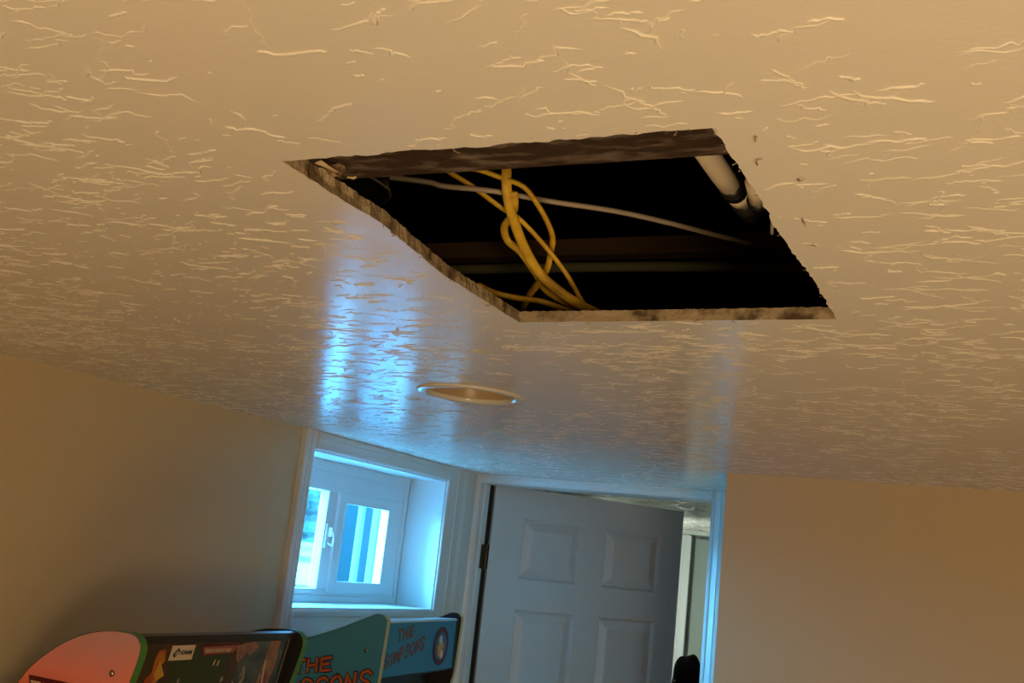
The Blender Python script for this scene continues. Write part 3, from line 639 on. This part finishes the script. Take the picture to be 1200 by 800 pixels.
poly_art('label_mark', [(.094, .031), (.104, .020), (.110, .026), (.099, .037)], M['navy'], lab, .0034)
poly_art('label_mark', [(.0985, .0305), (.104, .0245), (.106, .0265), (.1005, .0325)], M['whiteart'], lab, .0037)
# rotation for text lying on the marquee: X->+y, Y->up, normal->+x
def mrot(t, spin=0): return (Matrix(((0, math.sin(t), math.cos(t)), (1, 0, 0), (0, math.cos(t), -math.sin(t)))) @ Matrix.Rotation(spin, 3, 'Z')).to_euler()
TL = math.atan2(B1[0] - A1[0], B1[1] - A1[1]); TL = math.atan2(-(dd.x), -(dd.y))
text('label_lettering', 'KONAMI', .0095, M['navy'], lab, on_marquee(.111, .0315, .0034), mrot(TL), offset=.0003, sx=.72, shear=.3)
text('banner_lettering', 'TEENAGE MUTANT NINJA', .0095, M['whiteart'], art, on_marquee(.172, .0305, .0026), mrot(TL), sx=.62)
# grey strip painted as the gloss line on far border, top cover, back box
poly_art('border_gloss_line', [(.4075, .010), (.4092, .010), (.4092, .142), (.4075, .142)], M['greyart'], cab, .0006)
bm = B(); prism(bm, [(-.012, H0 - .1805), (-.060, H0 - .186), (-.150, H0 - .205), (-.22, H0 - .245), (-.26, H0 - .30), (-.26, H0 - .32), (-.055, H0 - .32), (-.022, H0 - .20)], y0, y1); obj('top_cover', bm, M['blkp'], cab)
bm = B(); prism(bm, [(-.055, 1.49), (-.33, 1.49), (-.365, 1.2), (-.37, .01), (-.06, .01), (-.08, .59), (-.05, .95), (0, 1.0), (.005, 1.08), (-.16, 1.18), (-.20, 1.22), (-.10, 1.485)], y0, y1); obj('cabinet_body', bm, M['riserb'], cab)
bm = B(); slab('screen', ((-.088, 1.47), (-.175, 1.235)), y0 + .03, y1 - .03, M['blkp'], cab, .004)
def controls(c_):
    for k in range(4):
        yy = .07 + k * .10; bm = B(); tube(bm, [(-.07, yy, 1.13), (-.06, yy, 1.20)], .004, 8, 1, 1); bmesh.ops.create_uvsphere(bm, u_segments=14, v_segments=10, radius=.014, matrix=Matrix.Translation((-.06, yy, 1.21))); obj('joystick', bm, M['blk'], c_, True)
controls(cab)
# red side: banner with words and a screw
def side_poly(name, pts, m, par, lift):
    bm = B(); fr = [bm.verts.new((x, -lift, z)) for x, z in pts]; bk = [bm.verts.new((x, -lift + .0006, z)) for x, z in pts]; bm.faces.new(fr); bm.faces.new(bk[::-1])
    for i in range(len(pts)): j = (i + 1) % len(pts); bm.faces.new((fr[i], fr[j], bk[j], bk[i]))
    return obj(name, bm, m, par)
bn = side_poly('banner_print', [(-.2245, H0 - .268), (-.095, H0 - .268), (-.103, H0 - .302), (-.214, H0 - .302)], M['maroon'], cab, .0008)
text('banner_lettering', 'TEENAGE MUTANT', .021, M['cream'], bn, (-.217, -.0016, H0 - .290), (PI / 2, 0, 0), offset=.0005, sx=.62)
bm = B(); tube(bm, [(-.047, .001, H0 - .241), (-.047, -.0025, H0 - .241)], .0035, 14, 1, 1); obj('screw', bm, M['screw'], cab, True)
bm = B(); tube(bm, [(-.0478, .001, H0 - .2412), (-.0478, -.0015, H0 - .2412)], .0048, 14, 1, 1); obj('screw_cup', bm, M['maroon'], cab, True)

# --- second machine: teal slanted side, blue lettered marquee
X0 = -1.25
slope = ox([(-1.640, -.335), (-1.55, -.277), (-1.452, -.227), (-1.365, -.190), (-1.302, -.160), (-1.283, -.1505), (-1.272, -.1475), (-1.262, -.1490), (-1.253, -.1560), (-1.250, -.166), (-1.2525, -.229), (-1.255, -.292), (-1.262, -.325)])
cab2, Wd, _ = cabinet('arcade_cabinet', 'teal-sided arcade machine with yellow edging and blue lettered marquee below the window', (X0, 2.09, 0), math.radians(5), [(-.385, .6), (-.385, 1.40)] + smooth_curve(slope, 4)[3:], PT, M['teal'], M['yedge'])
A2, B2 = (-.006, H0 - .1655), (-.006, H0 - .283)
def on2(uy, down, lift): return Vector((A2[0] + lift, uy, A2[1] - down))
slab('marquee', (A2, B2), y0, y1 - .010, M['blue'], cab2, .012)
bm = B(); prism(bm, [(-.005, H0 - .1655), (-.006, H0 - .1618), (-.014, H0 - .1605), (-.06, H0 - .1645), (-.10, H0 - .20), (-.10, H0 - .21), (-.018, H0 - .1655)], y0, y1 - .010); obj('highlight_edge', bm, M['ltblue'], cab2)  # pale blue colour paints the highlight along the marquee's top
bm = B(); prism(bm, [(-.018, H0 - .168), (-.10, H0 - .212), (-.37, 1.47), (-.37, .01), (-.06, .01), (-.08, .59), (-.05, .95), (0, 1.0), (.005, 1.08), (-.16, 1.18), (-.20, 1.22), (-.07, 1.50), (-.07, H0 - .290), (-.018, H0 - .290)], y0, y1); obj('cabinet_body', bm, M['riserb'], cab2)
slab('screen', ((-.088, 1.47), (-.175, 1.235)), y0 + .03, y1 - .03, M['blkp'], cab2, .004); controls(cab2)
obj('marquee_border', box(B(), -.018, -.004, y1 - .010, y1, H0 - .29, H0 - .162), M['blkp'], cab2)
# hand-drawn lettering built from strokes
GL = {'T': [[(0, 1), (1, 1.02)], [(.5, 1), (.48, 0)]], 'H': [[(0, 1), (.05, 0)], [(.9, 1), (.95, 0)], [(.02, .5), (.92, .52)]], 'E': [[(.95, 1), (0, .95), (.05, 0), (1, .02)], [(.03, .5), (.8, .54)]],
      'S': [[(.95, .85), (.7, 1), (.25, .95), (.08, .75), (.3, .56), (.75, .44), (.92, .22), (.65, .02), (.2, 0), (0, .15)]], 'I': [[(.5, 1), (.5, 0)]],
      'M': [[(0, 0), (.1, 1), (.5, .35), (.9, 1), (1, 0)]], 'P': [[(.05, 0), (.05, 1), (.6, 1), (.9, .78), (.6, .5), (.08, .48)]], 'O': [[(.5, 1), (.12, .8), (.05, .4), (.3, .02), (.7, .02), (.95, .4), (.88, .8), (.5, 1)]], 'N': [[(.05, 0), (.1, 1), (.85, .05), (.9, 1)]]}
def letters(word, par, fn, u0, v0, w, h, gap, rise, m, mo, wr, lift, grow=0.0, dim=1):
    for ci, ch in enumerate(word):
        hh = h * (1 + grow * ci); wu = w * (.45 if ch == 'I' else 1)
        for lay, (mm, rad) in enumerate(((mo, wr * 1.75), (m, wr))):
            bm = B()
            for st in GL[ch]:
                pts = [fn(u0 + p[0] * wu, v0 + rise * p[0] * wu + p[1] * hh, lift + .0004 * lay) for p in st]
                # flat ribbon in the print plane
                P = [Vector(p) for p in pts]
                if len(P) > 3:
                    ps = []
                    for i in range(len(P) - 1):
                        for k in range(3):
                            a = P[max(i - 1, 0)]; b_, c, d = P[i], P[i + 1], P[min(i + 2, len(P) - 1)]; t = k / 3
                            if ch in 'SPO': ps.append(.5 * ((2 * b_) + (c - a) * t + (2 * a - 5 * b_ + 4 * c - d) * t * t + (3 * b_ - a - 3 * c + d) * t ** 3))
                            else: ps.append(b_.lerp(c, t))
                    P = ps + [P[-1]]
                nrm = (fn(0, 0, 1) - fn(0, 0, 0)).normalized(); L_, R_ = [], []
                for i, p in enumerate(P):
                    d = (P[min(i + 1, len(P) - 1)] - P[max(i - 1, 0)]).normalized(); s_ = d.cross(nrm) * rad
                    q = p - d * rad * .8 if i == 0 else (p + d * rad * .8 if i == len(P) - 1 else p)
                    L_.append(bm.verts.new(q + s_)); R_.append(bm.verts.new(q - s_))
                for i in range(len(P) - 1): bm.faces.new((L_[i], L_[i + 1], R_[i + 1], R_[i]))
            o = obj('letter' if lay else 'letter_outline', bm, mm, par)
        u0 += wu + gap; v0 += rise * (wu + gap)
fs = lambda u_, v_, l_: Vector((u_, -.0006 - l_, v_))
letters('THE', cab2, fs, -.213, H0 - .299, .024, .026, .009, .20, M['orange'], M['navy'], .0030, .0006, grow=.03)
letters('SIMPSONS', cab2, fs, -.277, H0 - .372, .026, .034, .009, .245, M['orange'], M['navy'], .0033, .0006, grow=.03)
f2 = lambda u_, v_, l_: Vector((A2[0] + l_, u_, v_))
letters('THE', cab2, f2, .080, H0 - .206, .020, .022, .010, .12, M['orange2'], M['navy'], .0019, .0006)
letters('SIMPSONS', cab2, f2, .030, H0 - .262, .019, .024, .0085, .17, M['orange2'], M['navy'], .0019, .0006, grow=.02)
# round emblem: red ring with plain pale patches
def disc(name, r_, m, lift, c=(.332, -.060), seed=None, par=None):
    rr = random.Random(seed); pts = []
    for k in range(32):
        a = 2 * PI * k / 32; q = r_ * (1 if seed is None else rr.uniform(.75, 1.1)); pts.append((c[0] + q * math.cos(a), -c[1] + q * math.sin(a)))
    return poly_art(name, pts, m, par or cab2, lift, on2)
em = disc('emblem', .0465, M['navy'], .0010); disc('emblem_ring', .0435, M['maroon'], .0014, par=em); disc('emblem_field', .0335, mat('emblem_blue', (.03, .10, .30), .4, .4), .0018, par=em)
disc('emblem_patch', .020, M['yelart'], .0022, (.330, -.066), 3, em); disc('emblem_patch', .011, M['ltblue'], .0025, (.326, -.045), 4, em); disc('emblem_patch', .010, M['cream'], .0026, (.337, -.080), 5, em)
bm = B(); tube(bm, [(-.039, .001, H0 - .228), (-.039, -.0025, H0 - .228)], .0030, 14, 1, 1); obj('screw', bm, M['screw'], cab2, True)
bm = B(); tube(bm, [(-.041, .001, H0 - .2282), (-.041, -.0015, H0 - .2282)], .0040, 14, 1, 1); obj('screw_cup', bm, M['navy'], cab2, True)

print('tris', sum(sum(len(p.vertices) - 2 for p in o.data.polygons) for o in S.objects if o.type == 'MESH'))
